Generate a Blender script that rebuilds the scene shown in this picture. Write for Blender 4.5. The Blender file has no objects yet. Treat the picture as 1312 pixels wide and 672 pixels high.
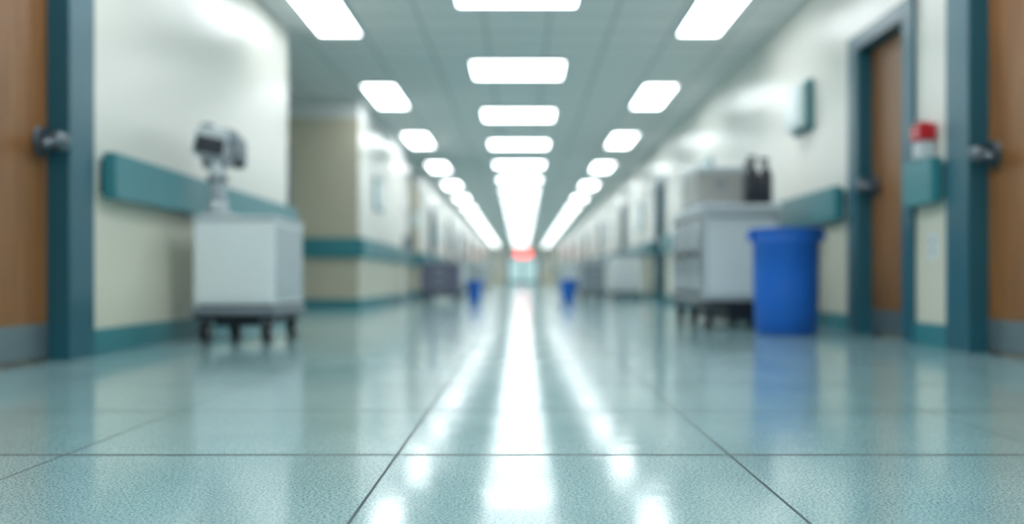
import bpy, bmesh, math, random
from mathutils import Vector, Matrix
random.seed(4)
S = bpy.context.scene
COL = S.collection
CH = 0.41          # camera height
CEIL = 2.86
XR = 2.5
XL = -2.3
YEND = 75.0
YBACK = -6.0

# ---------------------------------------------------------------- materials
def new_mat(name, color, rough=0.5, metal=0.0, coat=0.0, var=0.0, vscale=4.0, bump=0.0, bscale=60.0, emis=None, estr=0.0, ior=1.5):
    m = bpy.data.materials.new(name); m.use_nodes = True
    nt = m.node_tree; N = nt.nodes; L = nt.links
    b = N['Principled BSDF']
    b.inputs['Roughness'].default_value = rough
    b.inputs['Metallic'].default_value = metal
    b.inputs['Coat Weight'].default_value = coat
    b.inputs['Coat Roughness'].default_value = 0.12
    b.inputs['IOR'].default_value = ior
    tc = N.new('ShaderNodeTexCoord')
    nz = N.new('ShaderNodeTexNoise'); nz.inputs['Scale'].default_value = vscale
    L.new(tc.outputs['Object'], nz.inputs['Vector'])
    mx = N.new('ShaderNodeMix'); mx.data_type = 'RGBA'
    c = Vector(color[:3])
    mx.inputs['A'].default_value = (*(c*(1-var)), 1)
    mx.inputs['B'].default_value = (*[min(1, v*(1+var)) for v in c], 1)
    L.new(nz.outputs['Fac'], mx.inputs['Factor'])
    L.new(mx.outputs['Result'], b.inputs['Base Color'])
    if bump > 0:
        n2 = N.new('ShaderNodeTexNoise'); n2.inputs['Scale'].default_value = bscale
        L.new(tc.outputs['Object'], n2.inputs['Vector'])
        bp = N.new('ShaderNodeBump'); bp.inputs['Strength'].default_value = bump
        bp.inputs['Distance'].default_value = 0.01
        L.new(n2.outputs['Fac'], bp.inputs['Height']); L.new(bp.outputs['Normal'], b.inputs['Normal'])
    if emis:
        b.inputs['Emission Color'].default_value = (*emis, 1)
        b.inputs['Emission Strength'].default_value = estr
    return m

def math_node(nt, op, a=None, b=None, c=None):
    n = nt.nodes.new('ShaderNodeMath'); n.operation = op
    for i, v in enumerate((a, b, c)):
        if v is None: continue
        if isinstance(v, (int, float)): n.inputs[i].default_value = v
        else: nt.links.new(v, n.inputs[i])
    return n.outputs[0]

def grid_mask(nt, xyz, ox, oy, pitch, wx, wy):
    """1 on joint lines"""
    def line(v, o, w):
        f = math_node(nt, 'FRACT', math_node(nt, 'DIVIDE', math_node(nt, 'ADD', v, 1000*pitch - o), pitch))
        d = math_node(nt, 'ABSOLUTE', math_node(nt, 'SUBTRACT', f, 0.5))
        return math_node(nt, 'GREATER_THAN', d, 0.5 - w/pitch/2)
    return math_node(nt, 'MAXIMUM', line(xyz.outputs['X'], ox, wx), line(xyz.outputs['Y'], oy, wy))

def floor_mat():
    m = bpy.data.materials.new('terrazzo_tile'); m.use_nodes = True
    nt = m.node_tree; N = nt.nodes; L = nt.links; b = N['Principled BSDF']
    tc = N.new('ShaderNodeTexCoord'); xyz = N.new('ShaderNodeSeparateXYZ')
    L.new(tc.outputs['Object'], xyz.inputs[0])
    big = N.new('ShaderNodeTexNoise'); big.inputs['Scale'].default_value = 1.6; big.inputs['Detail'].default_value = 4
    sm = N.new('ShaderNodeTexNoise'); sm.inputs['Scale'].default_value = 190; sm.inputs['Detail'].default_value = 3
    vo = N.new('ShaderNodeTexVoronoi'); vo.inputs['Scale'].default_value = 160
    for n in (big, sm, vo): L.new(tc.outputs['Object'], n.inputs['Vector'])
    r1 = N.new('ShaderNodeValToRGB')
    r1.color_ramp.elements[0].position = .3; r1.color_ramp.elements[0].color = (0.285, 0.46, 0.485, 1)
    r1.color_ramp.elements[1].position = .7; r1.color_ramp.elements[1].color = (0.365, 0.54, 0.56, 1)
    L.new(big.outputs['Fac'], r1.inputs[0])
    r2 = N.new('ShaderNodeValToRGB')
    r2.color_ramp.elements[0].position = .38; r2.color_ramp.elements[0].color = (0.40, 0.48, 0.52, 1)
    r2.color_ramp.elements[1].position = .54; r2.color_ramp.elements[1].color = (1.15, 1.15, 1.15, 1)
    L.new(sm.outputs['Fac'], r2.inputs[0])
    mu = N.new('ShaderNodeMix'); mu.data_type = 'RGBA'; mu.blend_type = 'MULTIPLY'; mu.inputs['Factor'].default_value = .9
    L.new(r1.outputs[0], mu.inputs['A']); L.new(r2.outputs[0], mu.inputs['B'])
    # pale chips
    chip = math_node(nt, 'MULTIPLY', math_node(nt, 'LESS_THAN', vo.outputs['Distance'], 0.25), 0.5)
    mc = N.new('ShaderNodeMix'); mc.data_type = 'RGBA'
    L.new(chip, mc.inputs['Factor']); L.new(mu.outputs['Result'], mc.inputs['A'])
    mc.inputs['B'].default_value = (0.66, 0.76, 0.77, 1)
    g = grid_mask(nt, xyz, -0.29, 2.32, 0.774, 0.0065, 0.019)
    mj = N.new('ShaderNodeMix'); mj.data_type = 'RGBA'
    L.new(g, mj.inputs['Factor']); L.new(mc.outputs['Result'], mj.inputs['A'])
    mj.inputs['B'].default_value = (0.045, 0.08, 0.09, 1)
    L.new(mj.outputs['Result'], b.inputs['Base Color'])
    rr = math_node(nt, 'ADD', math_node(nt, 'MULTIPLY', g, 0.5),
                   math_node(nt, 'ADD', 0.08, math_node(nt, 'MULTIPLY', big.outputs['Fac'], 0.08)))
    L.new(rr, b.inputs['Roughness'])
    b.inputs['IOR'].default_value = 1.49
    n2 = N.new('ShaderNodeTexNoise'); n2.inputs['Scale'].default_value = 7; L.new(tc.outputs['Object'], n2.inputs['Vector'])
    bp = N.new('ShaderNodeBump'); bp.inputs['Strength'].default_value = .06; bp.inputs['Distance'].default_value = .01
    L.new(n2.outputs['Fac'], bp.inputs['Height']); L.new(bp.outputs['Normal'], b.inputs['Normal'])
    return m

def ceil_mat():
    m = bpy.data.materials.new('acoustic_ceiling_tile'); m.use_nodes = True
    nt = m.node_tree; N = nt.nodes; L = nt.links; b = N['Principled BSDF']
    tc = N.new('ShaderNodeTexCoord'); xyz = N.new('ShaderNodeSeparateXYZ')
    L.new(tc.outputs['Object'], xyz.inputs[0])
    g = grid_mask(nt, xyz, -0.35, 0.1, 0.61, 0.03, 0.04)
    nz = N.new('ShaderNodeTexNoise'); nz.inputs['Scale'].default_value = 90; L.new(tc.outputs['Object'], nz.inputs['Vector'])
    r = N.new('ShaderNodeValToRGB')
    r.color_ramp.elements[0].position = .3; r.color_ramp.elements[0].color = (0.79, 0.79, 0.77, 1)
    r.color_ramp.elements[1].position = .7; r.color_ramp.elements[1].color = (0.87, 0.87, 0.85, 1)
    L.new(nz.outputs['Fac'], r.inputs[0])
    mj = N.new('ShaderNodeMix'); mj.data_type = 'RGBA'
    L.new(g, mj.inputs['Factor']); L.new(r.outputs[0], mj.inputs['A']); mj.inputs['B'].default_value = (0.56, 0.58, 0.58, 1)
    L.new(mj.outputs['Result'], b.inputs['Base Color']); b.inputs['Roughness'].default_value = .6
    return m

def wall_mat():
    m = bpy.data.materials.new('semi_gloss_wall_paint'); m.use_nodes = True
    nt = m.node_tree; N = nt.nodes; L = nt.links; b = N['Principled BSDF']
    tc = N.new('ShaderNodeTexCoord'); xyz = N.new('ShaderNodeSeparateXYZ')
    L.new(tc.outputs['Object'], xyz.inputs[0])
    lo = math_node(nt, 'LESS_THAN', xyz.outputs['Z'], 0.95)
    mx = N.new('ShaderNodeMix'); mx.data_type = 'RGBA'; L.new(lo, mx.inputs['Factor'])
    mx.inputs['A'].default_value = (0.77, 0.755, 0.695, 1); mx.inputs['B'].default_value = (0.78, 0.75, 0.62, 1)
    L.new(mx.outputs['Result'], b.inputs['Base Color'])
    b.inputs['Roughness'].default_value = .3
    nz = N.new('ShaderNodeTexNoise'); nz.inputs['Scale'].default_value = 1.2; L.new(tc.outputs['Object'], nz.inputs['Vector'])
    bp = N.new('ShaderNodeBump'); bp.inputs['Strength'].default_value = .3; bp.inputs['Distance'].default_value = .05
    L.new(nz.outputs['Fac'], bp.inputs['Height']); L.new(bp.outputs['Normal'], b.inputs['Normal'])
    return m

def wood_mat():
    m = bpy.data.materials.new('oak_door_veneer'); m.use_nodes = True
    nt = m.node_tree; N = nt.nodes; L = nt.links; b = N['Principled BSDF']
    tc = N.new('ShaderNodeTexCoord'); mp = N.new('ShaderNodeMapping')
    mp.inputs['Scale'].default_value = (6, 6, .6)
    L.new(tc.outputs['Object'], mp.inputs[0])
    nz = N.new('ShaderNodeTexNoise'); nz.inputs['Scale'].default_value = 3; nz.inputs['Detail'].default_value = 6
    L.new(mp.outputs[0], nz.inputs['Vector'])
    r = N.new('ShaderNodeValToRGB')
    r.color_ramp.elements[0].position = .3; r.color_ramp.elements[0].color = (0.225, 0.088, 0.026, 1)
    r.color_ramp.elements[1].position = .7; r.color_ramp.elements[1].color = (0.33, 0.145, 0.045, 1)
    L.new(nz.outputs['Fac'], r.inputs[0]); L.new(r.outputs[0], b.inputs['Base Color'])
    b.inputs['Roughness'].default_value = .4
    return m

M_FLOOR, M_CEIL, M_WALL, M_WOOD = floor_mat(), ceil_mat(), wall_mat(), wood_mat()
M_BEIGE_SHADE = new_mat('beige_wall_shaded', (0.58, 0.53, 0.41), .45, var=.03)  # beige, with the shade of the camera-facing side put into the colour
M_BULK = new_mat('bulkhead_paint', (0.76, 0.77, 0.76), .6, var=.03)
M_TEAL = new_mat('teal_vinyl', (0.042, 0.235, 0.275), .35, var=.06)
M_TEALF = new_mat('teal_frame_paint', (0.020, 0.120, 0.170), .35, var=.06)
M_STEEL = new_mat('brushed_steel', (0.35, 0.38, 0.41), .3, metal=.9, var=.05, vscale=30)
M_HANDLE = new_mat('dark_steel_handle', (0.16, 0.19, 0.22), .3, metal=.8, var=.05, vscale=30)
M_KICK = new_mat('kick_plate', (0.24, 0.30, 0.33), .35, metal=.6, var=.05)
M_WHITE = new_mat('white_enamel', (0.80, 0.85, 0.87), .3, var=.02)
M_LGREY = new_mat('light_grey_plastic', (0.55, 0.61, 0.64), .4, var=.03)
M_MGREY = new_mat('mid_grey_plastic', (0.25, 0.29, 0.33), .4, var=.05)
M_DARK = new_mat('dark_plastic', (0.03, 0.035, 0.05), .4, var=.1)
M_BLACK = new_mat('black_rubber', (0.015, 0.017, 0.022), .55, var=.1)
M_BLUE = new_mat('blue_bin_plastic', (0.010, 0.155, 0.66), .45, var=.06)
M_RED = new_mat('red_lens', (0.50, 0.008, 0.02), .25, var=.05)
M_CARD = new_mat('taupe_case', (0.42, 0.42, 0.40), .5, var=.04)
M_PURP = new_mat('slate_purple_panel', (0.14, 0.14, 0.21), .45, var=.06)
M_SCREEN = new_mat('pale_display', (0.66, 0.78, 0.79), .3, var=.04)
M_GLASS = new_mat('frosted_glass_added_glow', (0.45, 0.66, 0.68), .2, var=.05, emis=(.75, 1.0, 1.0), estr=.45)  # emission added to brighten the far end; no light source behind the panes
M_LAMP = new_mat('light_diffuser', (0.9, 0.9, 0.9), .5, emis=(0.955, 1.0, 1.01), estr=8.5)
M_EXIT = new_mat('exit_sign_face', (0.8, 0.05, 0.05), .5, emis=(1.0, 0.10, 0.08), estr=2.6)

# ---------------------------------------------------------------- mesh builder
class MB:
    def __init__(self, name, mats):
        self.bm = bmesh.new(); self.name = name; self.mats = mats
    def _mark(self, before, mat, smooth=False):
        mi = self.mats.index(mat)
        for f in self.bm.faces:
            if f not in before:
                f.material_index = mi; f.smooth = smooth
    def box(self, x0, x1, y0, y1, z0, z1, mat, bevel=0.0, seg=2, rot=None):
        x0, x1 = min(x0, x1), max(x0, x1); y0, y1 = min(y0, y1), max(y0, y1); z0, z1 = min(z0, z1), max(z0, z1)
        before = set(self.bm.faces)
        c = Vector(((x0+x1)/2, (y0+y1)/2, (z0+z1)/2))
        mt = Matrix.Translation(c)
        if rot is not None: mt = mt @ rot.to_4x4()
        r = bmesh.ops.create_cube(self.bm, size=1.0, matrix=mt @ Matrix.Diagonal((x1-x0, y1-y0, z1-z0, 1)))
        if bevel > 0:
            es = {e for v in r['verts'] for e in v.link_edges}
            bmesh.ops.bevel(self.bm, geom=list(es), offset=bevel, segments=seg, affect='EDGES', profile=.5)
        self._mark(before, mat, False)
        return self
    def cyl(self, p0, p1, r0, mat, r1=None, seg=24, smooth=True):
        before = set(self.bm.faces)
        p0, p1 = Vector(p0), Vector(p1); d = p1-p0
        q = d.to_track_quat('Z', 'Y').to_matrix().to_4x4()
        bmesh.ops.create_cone(self.bm, cap_ends=True, segments=seg, radius1=r0, radius2=r0 if r1 is None else r1,
                              depth=d.length, matrix=Matrix.Translation((p0+p1)/2) @ q)
        self._mark(before, mat, smooth)
        for f in self.bm.faces:
            if f not in before and len(f.verts) > 4: f.smooth = False
        return self
    def ball(self, c, r, mat, sc=(1, 1, 1)):
        before = set(self.bm.faces)
        bmesh.ops.create_uvsphere(self.bm, u_segments=24, v_segments=14, radius=r,
                                  matrix=Matrix.Translation(c) @ Matrix.Diagonal((*sc, 1)))
        self._mark(before, mat, True); return self
    def lathe(self, cx, cy, prof, mat, seg=40):
        before = set(self.bm.faces)
        rings = []
        for r, z in prof:
            rings.append([self.bm.verts.new((cx + r*math.cos(2*math.pi*i/seg), cy + r*math.sin(2*math.pi*i/seg), z)) for i in range(seg)])
        for a, b in zip(rings[:-1], rings[1:]):
            for i in range(seg):
                j = (i+1) % seg
                self.bm.faces.new((a[i], a[j], b[j], b[i]))
        self.bm.faces.new(list(reversed(rings[0])))
        self.bm.faces.new(rings[-1])
        self._mark(before, mat, True); return self
    def tube(self, pts, r, mat, seg=12):
        for a, b in zip(pts[:-1], pts[1:]):
            self.cyl(a, b, r, mat, seg=seg); self.ball(b, r, mat)
        return self
    def caster(self, x, y, r, ztop, mat_w=None, w=.035):
        mat_w = mat_w or M_BLACK
        self.cyl((x-w/2, y, r), (x+w/2, y, r), r, mat_w, seg=24)
        self.cyl((x-w/2-.004, y, r), (x+w/2+.004, y, r), r*.45, M_LGREY, seg=16)
        self.box(x-w/2-.012, x-w/2-.005, y-.02, y+.03, r, ztop-.01, M_MGREY)
        self.box(x+w/2+.005, x+w/2+.012, y-.02, y+.03, r, ztop-.01, M_MGREY)
        self.box(x-w/2-.014, x+w/2+.014, y-.03, y+.04, ztop-.02, ztop, M_MGREY)
        return self
    def done(self, parent=None):
        me = bpy.data.meshes.new(self.name)
        bmesh.ops.recalc_face_normals(self.bm, faces=self.bm.faces)
        self.bm.to_mesh(me); self.bm.free()
        for m in self.mats: me.materials.append(m)
        o = bpy.data.objects.new(self.name, me); COL.objects.link(o)
        if parent: o.parent = parent
        return o

# ---------------------------------------------------------------- shell
MB('floor', [M_FLOOR]).box(-6.3, 3.1, YBACK-.3, YEND+.3, -.2, 0, M_FLOOR).done()
MB('ceiling', [M_CEIL]).box(-6.3, 3.1, YBACK-.3, YEND+.3, CEIL, CEIL+.2, M_CEIL).done()

door_n = [0]; trim_n = [0]
DH = 2.12
def make_door(s, X, a, b, fwa, fwb, handle_far=True):
    """door in a wall plane x = X (s=+1 right wall, -1 left wall), opening y a..b"""
    door_n[0] += 1
    e = bpy.data.objects.new('door_%d' % door_n[0], None); COL.objects.link(e)
    rec = .08
    f = MB('frame', [M_TEALF])
    f.box(X-s*.03, X-s*.001, a-fwa, a, 0.001, DH+.1, M_TEALF, .005)
    f.box(X-s*.03, X-s*.001, b, b+fwb, 0.001, DH+.1, M_TEALF, .005)
    f.box(X-s*.03, X-s*.001, a, b, DH, DH+.1, M_TEALF, .005)
    f.box(X-s*.03, X+s*.16, a, a+.02, 0.001, DH, M_TEALF)
    f.box(X-s*.03, X+s*.16, b-.02, b, 0.001, DH, M_TEALF)
    f.box(X-s*.03, X+s*.16, a+.02, b-.02, DH-.02, DH-.001, M_TEALF)
    f.done(e)
    l = MB('leaf', [M_WOOD, M_KICK])
    l.box(X+s*rec, X+s*(rec+.045), a+.024, b-.024, .012, DH-.024, M_WOOD, .003)
    l.box(X+s*(rec-.004), X+s*rec, a+.04, b-.026, .02, .19, M_KICK)
    l.done(e)
    h = MB('lever_handle', [M_HANDLE])
    hy = b-.11 if handle_far else a+.11
    dr = -1 if handle_far else 1
    hz = 1.09
    xx = X+s*rec
    h.cyl((xx, hy, hz), (xx-s*.022, hy, hz), .075, M_HANDLE)
    h.cyl((xx-s*.022, hy, hz), (xx-s*.085, hy, hz), .026, M_HANDLE)
    h.ball((xx-s*.10, hy, hz), .05, M_HANDLE)
    h.tube([(xx-s*.09, hy, hz), (xx-s*.095, hy+dr*.06, hz-.01), (xx-s*.09, hy+dr*.13, hz-.03)], .022, M_HANDLE)
    h.done(e)

def rail(s, X, y0, y1, z0=.86, z1=1.12, t=.10):
    trim_n[0] += 1
    m = MB('trim_%d' % trim_n[0], [M_TEAL, M_TEALF])
    m.box(X-s*.002, X-s*.03, y0+.03, y1-.03, z0+.03, z1-.03, M_TEALF)
    m.box(X-s*.03, X-s*t, y0, y1, z0, z1, M_TEAL, .007, 2)
    m.done()

def make_wall(name, s, X, y0, y1, doors, rail_gap=.10, rz=(.86, 1.13), far=True, rails=True):
    w = MB(name, [M_WALL]); bb = MB(name.replace('wall', 'baseboard'), [M_TEAL])
    y = y0
    for (a, b, fa, fb) in doors:
        w.box(X, X+s*.3, y, a, 0, CEIL, M_WALL)
        w.box(X, X+s*.3, a, b, DH, CEIL, M_WALL)
        make_door(s, X, a, b, fa, fb, far)
        y = b
    w.box(X, X+s*.3, y, y1, 0, CEIL, M_WALL)
    runs = []; cur = y0
    for (a, b, fa, fb) in doors:
        runs.append((cur, a-fa)); cur = b+fb
    runs.append((cur, y1))
    for (p, q) in runs:
        if q-p < .12: continue
        bb.box(X-s*.001, X-s*.018, p+.002, q-.002, 0.001, .14, M_TEAL, .004)
        if rails and q-p > .4:
            g = min(rail_gap, (q-p)*.08)
            rail(s, X, p+(g if p != y0 else 0.002), q-(g*.5 if q != y1 else -.0), rz[0], rz[1])
    w.done(); bb.done()

right_doors = [(4.40, 5.52, .28, .28), (6.45, 7.35, .15, .20), (17.4, 18.3, .15, .2), (23.9, 24.9, .15, .2)]
y = 31.0
while y < 70: right_doors.append((y, y+1.0, .15, .2)); y += 6.5
make_wall('wall_right', 1, XR, YBACK, YEND, right_doors)
make_wall('wall_left', -1, XL, YBACK, 9.8, [(3.92, 5.02, .28, .28)], rz=(.85, 1.10))

# side-corridor recess on the left
MB('wall_side_passage', [M_WALL]).box(-6.0, -2.6, 9.5, 9.8, 0, CEIL, M_WALL).done()
MB('wall_passage_end', [M_WALL]).box(-6.3, -6.0, 9.5, 22.8, 0, CEIL, M_WALL).done()
def stub(name, X, y0, y1, ztop, rz):
    w = MB(name, [M_BEIGE_SHADE, M_WALL, M_BULK])
    w.box(-6.0, X-.01, y0, y0+.3, 0, ztop, M_BEIGE_SHADE)
    w.box(X-.3, X-.01, y0+.3, y1, 0, ztop, M_WALL)
    w.box(X-.01, X, y0, y1, 0, ztop, M_WALL)
    w.box(-6.0, X, y0, y0+.3, ztop, CEIL, M_BULK)
    w.box(X-.3, X, y0+.3, y1, ztop, CEIL, M_BULK)
    w.done()
    b = MB(name.replace('wall', 'baseboard'), [M_TEAL])
    b.box(-6.0, X+.018, y0-.018, y0-.001, .001, .14, M_TEAL, .004)
    b.box(X+.001, X+.018, y0, y1, .001, .14, M_TEAL, .004)
    b.done()
    trim_n[0] += 1
    t = MB('trim_%d' % trim_n[0], [M_TEAL])
    t.box(-3.05 if y0 < 15 else -5.9, X+.07, y0-.07, y0-.001, rz[0], rz[1], M_TEAL, .008, 2)
    t.box(X+.001, X+.07, y0, y1, rz[0], rz[1], M_TEAL, .008, 2)
    t.done()
stub('wall_corner', -2.2, 13.5, 19.6, 2.60, (.70, .97))
stub('wall_far_corner', -2.3, 22.5, 22.8, 2.60, (.72, .98))
left_far = []
y = 25.0
while y < 70: left_far.append((y, y+1.0, .15, .2)); y += 6.0
make_wall('wall_left_far', -1, XL, 22.8, YEND, left_far, rz=(.80, 1.02))

# door on the passage face
door_n[0] += 1
pe = bpy.data.objects.new('door_%d' % door_n[0], None); COL.objects.link(pe)
f = MB('frame', [M_TEALF])
f.box(-3.27, -3.13, 13.44, 13.499, .15, 2.2, M_TEALF, .005)
f.box(-4.35, -4.21, 13.44, 13.499, .15, 2.2, M_TEALF, .005)
f.box(-4.21, -3.27, 13.44, 13.499, 2.08, 2.2, M_TEALF, .005); f.done(pe)
MB('leaf', [M_WOOD, M_KICK]).box(-4.21, -3.27, 13.46, 13.499, .15, 2.08, M_WOOD, .003).box(-4.18, -3.3, 13.455, 13.46, .16, .3, M_KICK).done(pe)

# end wall with glazed double door
MB('wall_end', [M_WALL]).box(-2.3, 2.5, YEND, YEND+.3, 0, CEIL, M_WALL).done()
MB('wall_back', [M_WALL]).box(-2.3, 2.5, YBACK-.3, YBACK, 0, CEIL, M_WALL).done()
door_n[0] += 1
ee = bpy.data.objects.new('door_%d' % door_n[0], None); COL.objects.link(ee)
f = MB('frame', [M_TEALF])
f.box(-1.15, -1.0, YEND-.06, YEND-.001, .001, 2.2, M_TEALF, .006); f.box(1.2, 1.35, YEND-.06, YEND-.001, .001, 2.2, M_TEALF, .006)
f.box(-1.0, 1.2, YEND-.06, YEND-.001, 2.06, 2.2, M_TEALF, .006); f.done(ee)
f = MB('glazed_leaves', [M_GLASS, M_TEAL, M_STEEL])
for a, b in ((-1.0, .095), (.105, 1.2)):
    f.box(a, b, YEND-.05, YEND-.001, .01, 2.06, M_TEAL, .004)
    f.box(a+.10, b-.10, YEND-.055, YEND-.05, .25, 1.95, M_GLASS)
    f.box(a+.14, b-.14, YEND-.10, YEND-.07, .95, 1.0, M_STEEL)
f.done(ee)
f = MB('exit_sign', [M_EXIT, M_LGREY])
f.box(-.47, .73, 69.95, 70.05, 1.93, 2.45, M_LGREY, .01)
f.box(-.43, .69, 69.94, 69.95, 1.97, 2.41, M_EXIT)
f.cyl((-.2, 70, 2.45), (-.2, 70, CEIL), .012, M_LGREY); f.cyl((.46, 70, 2.45), (.46, 70, CEIL), .012, M_LGREY)
f.done()

# ---------------------------------------------------------------- ceiling lights
def light_mesh(w, l):
    m = MB('ceiling_light', [M_LGREY, M_LAMP])
    m.box(-w/2-.03, w/2+.03, -l/2-.03, -l/2, -.02, 0, M_LGREY); m.box(-w/2-.03, w/2+.03, l/2, l/2+.03, -.02, 0, M_LGREY)
    m.box(-w/2-.03, -w/2, -l/2, l/2, -.02, 0, M_LGREY); m.box(w/2, w/2+.03, -l/2, l/2, -.02, 0, M_LGREY)
    m.box(-w/2, w/2, -l/2, l/2, -.014, -.002, M_LAMP)
    return m.done()
def place(o, x, yy):
    o.location = (x, yy, CEIL-.001)
side0 = light_mesh(.40, 1.65); mid0 = light_mesh(1.04, .95)
first = [True, True]
def put(src, k, x, yy):
    if first[k]: o = src; first[k] = False
    else:
        o = bpy.data.objects.new('ceiling_light', src.data); COL.objects.link(o)
    place(o, x, yy)
y = 9.1-4.2*3
while y < 73:
    put(side0, 0, -1.80, y); put(side0, 0, 1.76, y); y += 4.2
y = 8.40-3.2*4
while y < 73:
    put(mid0, 1, -.04, y); y += 3.2

# ---------------------------------------------------------------- supply cart with scope (left)
c = MB('medical_cart', [M_WHITE, M_LGREY, M_MGREY, M_DARK, M_BLACK])
x0, x1, y0, y1 = -2.11, -1.59, 6.4, 7.24
c.box(x0, x1, y0, y1, .245, .79, M_WHITE, .012)
c.box(x0-.012, x1+.012, y0-.012, y1+.012, .79, .82, M_LGREY, .010)
c.box(x0+.03, x1-.03, y0-.006, y0, .28, .76, M_WHITE, .002)
c.box(x1, x1+.006, y0+.04, y1-.04, .28, .76, M_LGREY, .002)
c.box(x0-.015, x1+.015, y0-.015, y1+.015, .185, .225, M_MGREY, .01)
c.box(x0, x1, y0, y1, .150, .185, M_DARK, .008)
c.box(x0+.02, x1-.02, y0+.02, y1-.02, .225, .246, M_DARK)
c.box(x0+.10, x1-.10, y0+.12, y1-.12, .10, .150, M_DARK, .01)
for cx in (x0+.06, x1-.06):
    for cy in (y0+.07, y1-.08): c.caster(cx, cy, .066, .152, w=.055)
c.done()

e = MB('examination_scope', [M_LGREY, M_MGREY, M_DARK, M_STEEL, M_WHITE])
sx, sy = -2.07, 6.72
e.box(sx-.03-.10+.06, sx+.14, sy-.10, sy+.10, .821, .85, M_LGREY, .012)
e.cyl((sx+.02, sy, .85), (sx+.02, sy, .94), .075, M_LGREY, .06)
e.cyl((sx+.02, sy, .93), (sx+.02, sy, 1.22), .055, M_LGREY)
e.cyl((sx+.02, sy, 1.06), (sx+.02, sy, 1.11), .068, M_MGREY)
e.cyl((sx-.07, sy, 1.21), (sx+.10, sy, 1.21), .055, M_MGREY)
tilt = Matrix.Rotation(math.radians(12), 3, 'Y')
e.box(sx-.135, sx+.11, sy-.07, sy+.07, 1.22, 1.43, M_LGREY, .05, 5, rot=tilt)
e.box(sx-.11, sx+.085, sy-.078, sy-.068, 1.25, 1.36, M_DARK, .004, 2, rot=tilt)
e.tube([(sx+.04, sy, 1.38), (sx+.12, sy, 1.365), (sx+.165, sy, 1.31), (sx+.165, sy, 1.22)], .05, M_MGREY)
e.cyl((sx+.165, sy, 1.23), (sx+.165, sy, 1.16), .05, M_DARK, .04)
e.cyl((sx-.05, sy, 1.42), (sx-.05, sy, 1.46), .05, M_MGREY, .04)
e.done()

# ---------------------------------------------------------------- blue bins
def bin_(x, yy, rt, rb, h, name='trash_can'):
    m = MB(name, [M_BLUE])
    m.lathe(x, yy, [(rb-.02, .001), (rb, .012), (rb+(rt-rb)*.45, h*.45), (rt-.01, h-.11), (rt+.004, h-.10), (rt+.004, h-.085), (rt-.005, h-.08), (rt, h-.03),
                    (rt+.018, h-.028), (rt+.022, h-.01), (rt+.012, h), (rt-.01, h-.005), (rt-.02, h-.06), (rb-.015, .03)], M_BLUE)
    for sg in (-1, 1):
        m.box(x+sg*(rt-.005), x+sg*(rt+.03), yy-.06, yy+.06, h-.085, h-.03, M_BLUE, .008)
    return m.done()
bin_(1.965, 7.40, .250, .225, .785)
bin_(-.86, 18.2, .14, .12, .39)
bin_(.87, 18.4, .15, .12, .40)

# ---------------------------------------------------------------- service cart (right)
c = MB('housekeeping_cart', [M_WHITE, M_LGREY, M_MGREY, M_DARK, M_BLACK, M_STEEL])
x0, x1, y0, y1 = 1.50, 2.14, 8.25, 9.85
c.box(x0, x1, y0, y1, .23, 1.0, M_LGREY, .012)
c.box(x0-.015, x1+.015, y0-.015, y1+.015, 1.0, 1.035, M_WHITE, .012)
c.box(x0+.04, x1-.04, y0-.008, y0, .28, .95, M_WHITE, .003)
for i in range(3):
    ya = y0+.06+i*.51
    c.box(x0-.008, x0, ya, ya+.46, .27, .96, M_DARK, .003)
    c.box(x0-.014, x0-.008, ya+.05, ya+.41, .31, .60, M_LGREY, .003)
    c.box(x0-.014, x0-.008, ya+.05, ya+.41, .65, .92, M_LGREY, .003)
    c.cyl((x0-.028, ya+.02, .45), (x0-.028, ya+.02, .8), .009, M_STEEL, seg=10)
c.box(x0-.02, x1+.02, y0-.02, y1+.02, .185, .23, M_DARK, .01)
c.box(x0+.22, x1-.02, y0+.06, y1-.1, .05, .185, M_DARK, .01)
for cx in (x0+.06, x1-.06):
    for cy in (y0+.07, y0+.8, y1-.09): c.caster(cx, cy, .075, .186, w=.06)
c.tube([(x0+.05, y0-.015, .93), (x0+.05, y0-.07, .93), (x1-.05, y0-.07, .93), (x1-.05, y0-.015, .93)], .011, M_MGREY)
c.done()
b = MB('equipment_case', [M_CARD, M_MGREY, M_LGREY])
b.box(1.54, 1.98, 8.75, 9.55, 1.036, 1.36, M_CARD, .02, 3)
b.box(1.53, 1.99, 8.74, 9.56, 1.35, 1.40, M_LGREY, .015, 3)
b.box(1.535, 1.985, 8.745, 9.555, 1.036, 1.10, M_MGREY, .015, 3)
b.box(1.70, 1.80, 8.735, 8.75, 1.22, 1.27, M_MGREY, .004)
b.done()
def bottle(x, yy, r, h, z=1.036):
    m = MB('spray_bottle', [M_DARK, M_MGREY])
    m.lathe(x, yy, [(r*.9, z), (r, z+.01), (r, z+h*.62), (r*.8, z+h*.72), (r*.35, z+h*.8), (r*.35, z+h*.86)], M_DARK, 24)
    m.cyl((x, yy, z+h*.86), (x, yy, z+h*.93), r*.42, M_MGREY)
    m.box(x-r*.9, x+r*.5, yy-.015, yy+.015, z+h*.93, z+h, M_DARK, .005)
    m.tube([(x-r*.5, yy, z+h*.93), (x-r*.8, yy, z+h*.82)], .006, M_DARK)
    m.done()
bottle(1.93, 8.42, .052, .37); bottle(2.065, 8.42, .058, .40); bottle(2.005, 8.62, .05, .44)

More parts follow.
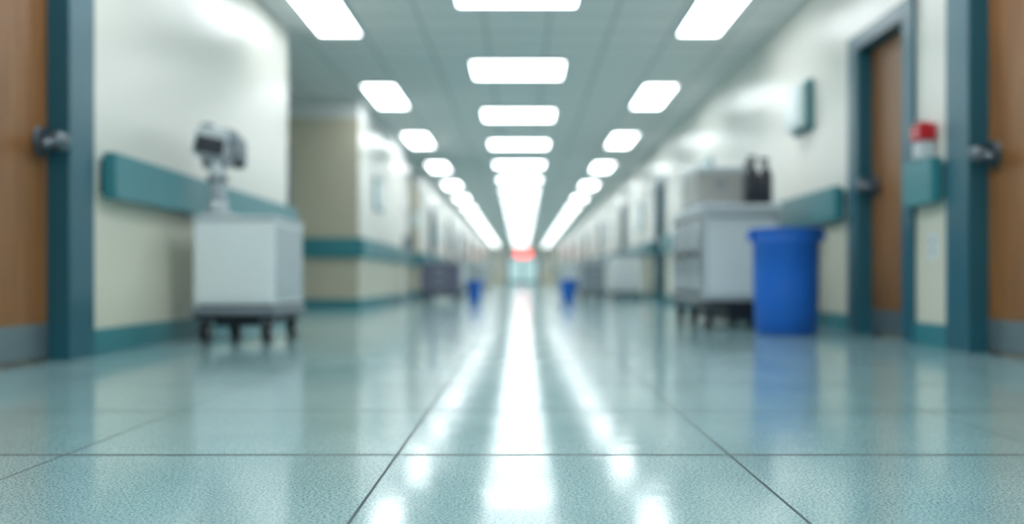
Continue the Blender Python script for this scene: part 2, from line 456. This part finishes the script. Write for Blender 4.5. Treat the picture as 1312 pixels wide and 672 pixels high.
# ---------------------------------------------------------------- right wall fixtures
s = MB('sanitizer_dispenser', [M_SCREEN, M_TEAL, M_WHITE, M_LGREY])
s.box(XR-.002, XR-.05, 8.48, 9.02, 1.69, 2.13, M_TEAL, .02, 3)
s.box(XR-.05, XR-.12, 8.51, 8.99, 1.72, 2.10, M_SCREEN, .03, 4)
s.box(XR-.12, XR-.128, 8.60, 8.90, 1.81, 2.02, M_WHITE, .003)
s.done()
s = MB('alarm_beacon', [M_WHITE, M_RED, M_LGREY])
s.box(XR-.015, XR-.10, 5.98, 6.12, 1.135, 1.25, M_LGREY, .012)
s.box(XR-.008, XR-.112, 5.97, 6.13, 1.245, 1.35, M_RED, .014, 3)
s.cyl((XR-.06, 6.05, 1.35), (XR-.06, 6.05, 1.365), .035, M_RED)
s.done()
s = MB('wall_outlet', [M_WHITE, M_MGREY])
s.box(XR-.001, XR-.012, 5.97, 6.09, .53, .69, M_WHITE, .003)
for z in (.58, .64): s.box(XR-.012, XR-.014, 6.01, 6.05, z-.012, z+.012, M_MGREY)
s.done()

# framed notice on the corner wall, and others along the corridor
def notice(s_, X, yy, w, z0, z1):
    m = MB('framed_notice', [M_TEAL, M_SCREEN, M_WHITE])
    m.box(X-s_*.002, X-s_*.03, yy, yy+w, z0, z1, M_TEAL, .004)
    m.box(X-s_*.03, X-s_*.034, yy+.05, yy+w-.05, z0+.05, z1-.05, M_SCREEN)
    m.box(X-s_*.034, X-s_*.036, yy+.12, yy+w-.12, z0+.25, z1-.12, M_WHITE)
    m.done()
notice(-1, -2.2, 14.9, .75, 1.45, 1.95)
notice(1, XR, 13.0, .9, 1.4, 2.0)
notice(1, XR, 20.5, .9, 1.4, 2.0)
notice(-1, XL, 27.0, .9, 1.3, 1.9); notice(1, XR, 28.0, .9, 1.4, 2.0); notice(-1, XL, 34.0, .9, 1.3, 1.9)

# ---------------------------------------------------------------- distant equipment
def far_cart(x0, x1, y0, y1, h, mat, name, top=True):
    c = MB(name, [mat, M_MGREY, M_LGREY, M_DARK, M_BLACK])
    c.box(x0, x1, y0, y1, .16, h, mat, .02)
    c.box(x0-.02, x1+.02, y0-.02, y1+.02, h, h+.03, M_MGREY, .01)
    n = 3
    for i in range(n):
        za = .2+i*(h-.22)/n
        c.box(x0+.04, x1-.04, y0-.012, y0, za, za+(h-.22)/n-.03, mat, .004)
        c.box((x0+x1)/2-.08, (x0+x1)/2+.08, y0-.03, y0-.012, za+.08, za+.10, M_LGREY)
    c.box(x0-.01, x1+.01, y0-.01, y1+.01, .12, .16, M_DARK, .006)
    for cx in (x0+.05, x1-.05):
        for cy in (y0+.06, y1-.06): c.caster(cx, cy, .045, .121)
    if top:
        c.tube([(x1-.03, y0+.05, h+.03), (x1-.03, y0+.05, h+.2), (x1-.03, y1-.05, h+.2), (x1-.03, y1-.05, h+.03)], .012, M_LGREY)
    c.done()
far_cart(-1.75, -1.08, 17.2, 18.0, .68, M_PURP, 'linen_cart', False)
far_cart(1.12, 1.52, 18.2, 19.0, .66, M_MGREY, 'instrument_cart')
far_cart(1.75, 2.3, 19.2, 20.2, .85, M_WHITE, 'instrument_cart')
far_cart(-2.0, -1.5, 26, 27, .9, M_WHITE, 'linen_cart')
far_cart(1.6, 2.2, 26, 27.4, .9, M_LGREY, 'instrument_cart')
far_cart(-1.9, -1.3, 38, 39, .9, M_LGREY, 'linen_cart')
far_cart(1.5, 2.1, 36, 37, .9, M_LGREY, 'linen_cart')

p = MB('iv_stand', [M_MGREY, M_STEEL, M_SCREEN, M_BLACK, M_LGREY])
px, py = -1.93, 17.0
for k in range(5):
    a = k*2*math.pi/5
    ex, ey = px+.19*math.cos(a), py+.19*math.sin(a)
    p.tube([(px, py, .1), (ex, ey, .07)], .014, M_MGREY, 10)
    p.cyl((ex-.012, ey, .03), (ex+.012, ey, .03), .03, M_BLACK, seg=16)
p.cyl((px, py, .08), (px, py, 1.6), .014, M_STEEL, seg=12)
p.tube([(px-.12, py, 1.62), (px, py, 1.58), (px+.12, py, 1.62)], .008, M_STEEL)
p.box(px-.08, px+.08, py-.09, py-.015, .9, 1.15, M_MGREY, .015)
p.box(px+.07, px+.17, py-.015, py+.015, 1.3, 1.55, M_SCREEN, .012)
p.done()

# ---------------------------------------------------------------- world, camera
w = bpy.data.worlds.new('World'); S.world = w; w.use_nodes = True
w.node_tree.nodes['Background'].inputs[0].default_value = (.8, .95, 1, 1)
w.node_tree.nodes['Background'].inputs[1].default_value = .4

cam = bpy.data.cameras.new('camera'); co = bpy.data.objects.new('camera', cam); COL.objects.link(co)
co.location = (0, 0, CH); co.rotation_euler = (math.radians(90), 0, 0)
cam.lens = 35; cam.sensor_width = 36
cam.shift_x = -12/1312; cam.shift_y = 22/1312
cam.clip_end = 200
cam.dof.use_dof = True; cam.dof.focus_distance = 1.9; cam.dof.aperture_fstop = 1.25
S.camera = co
S.view_settings.view_transform = 'Standard'
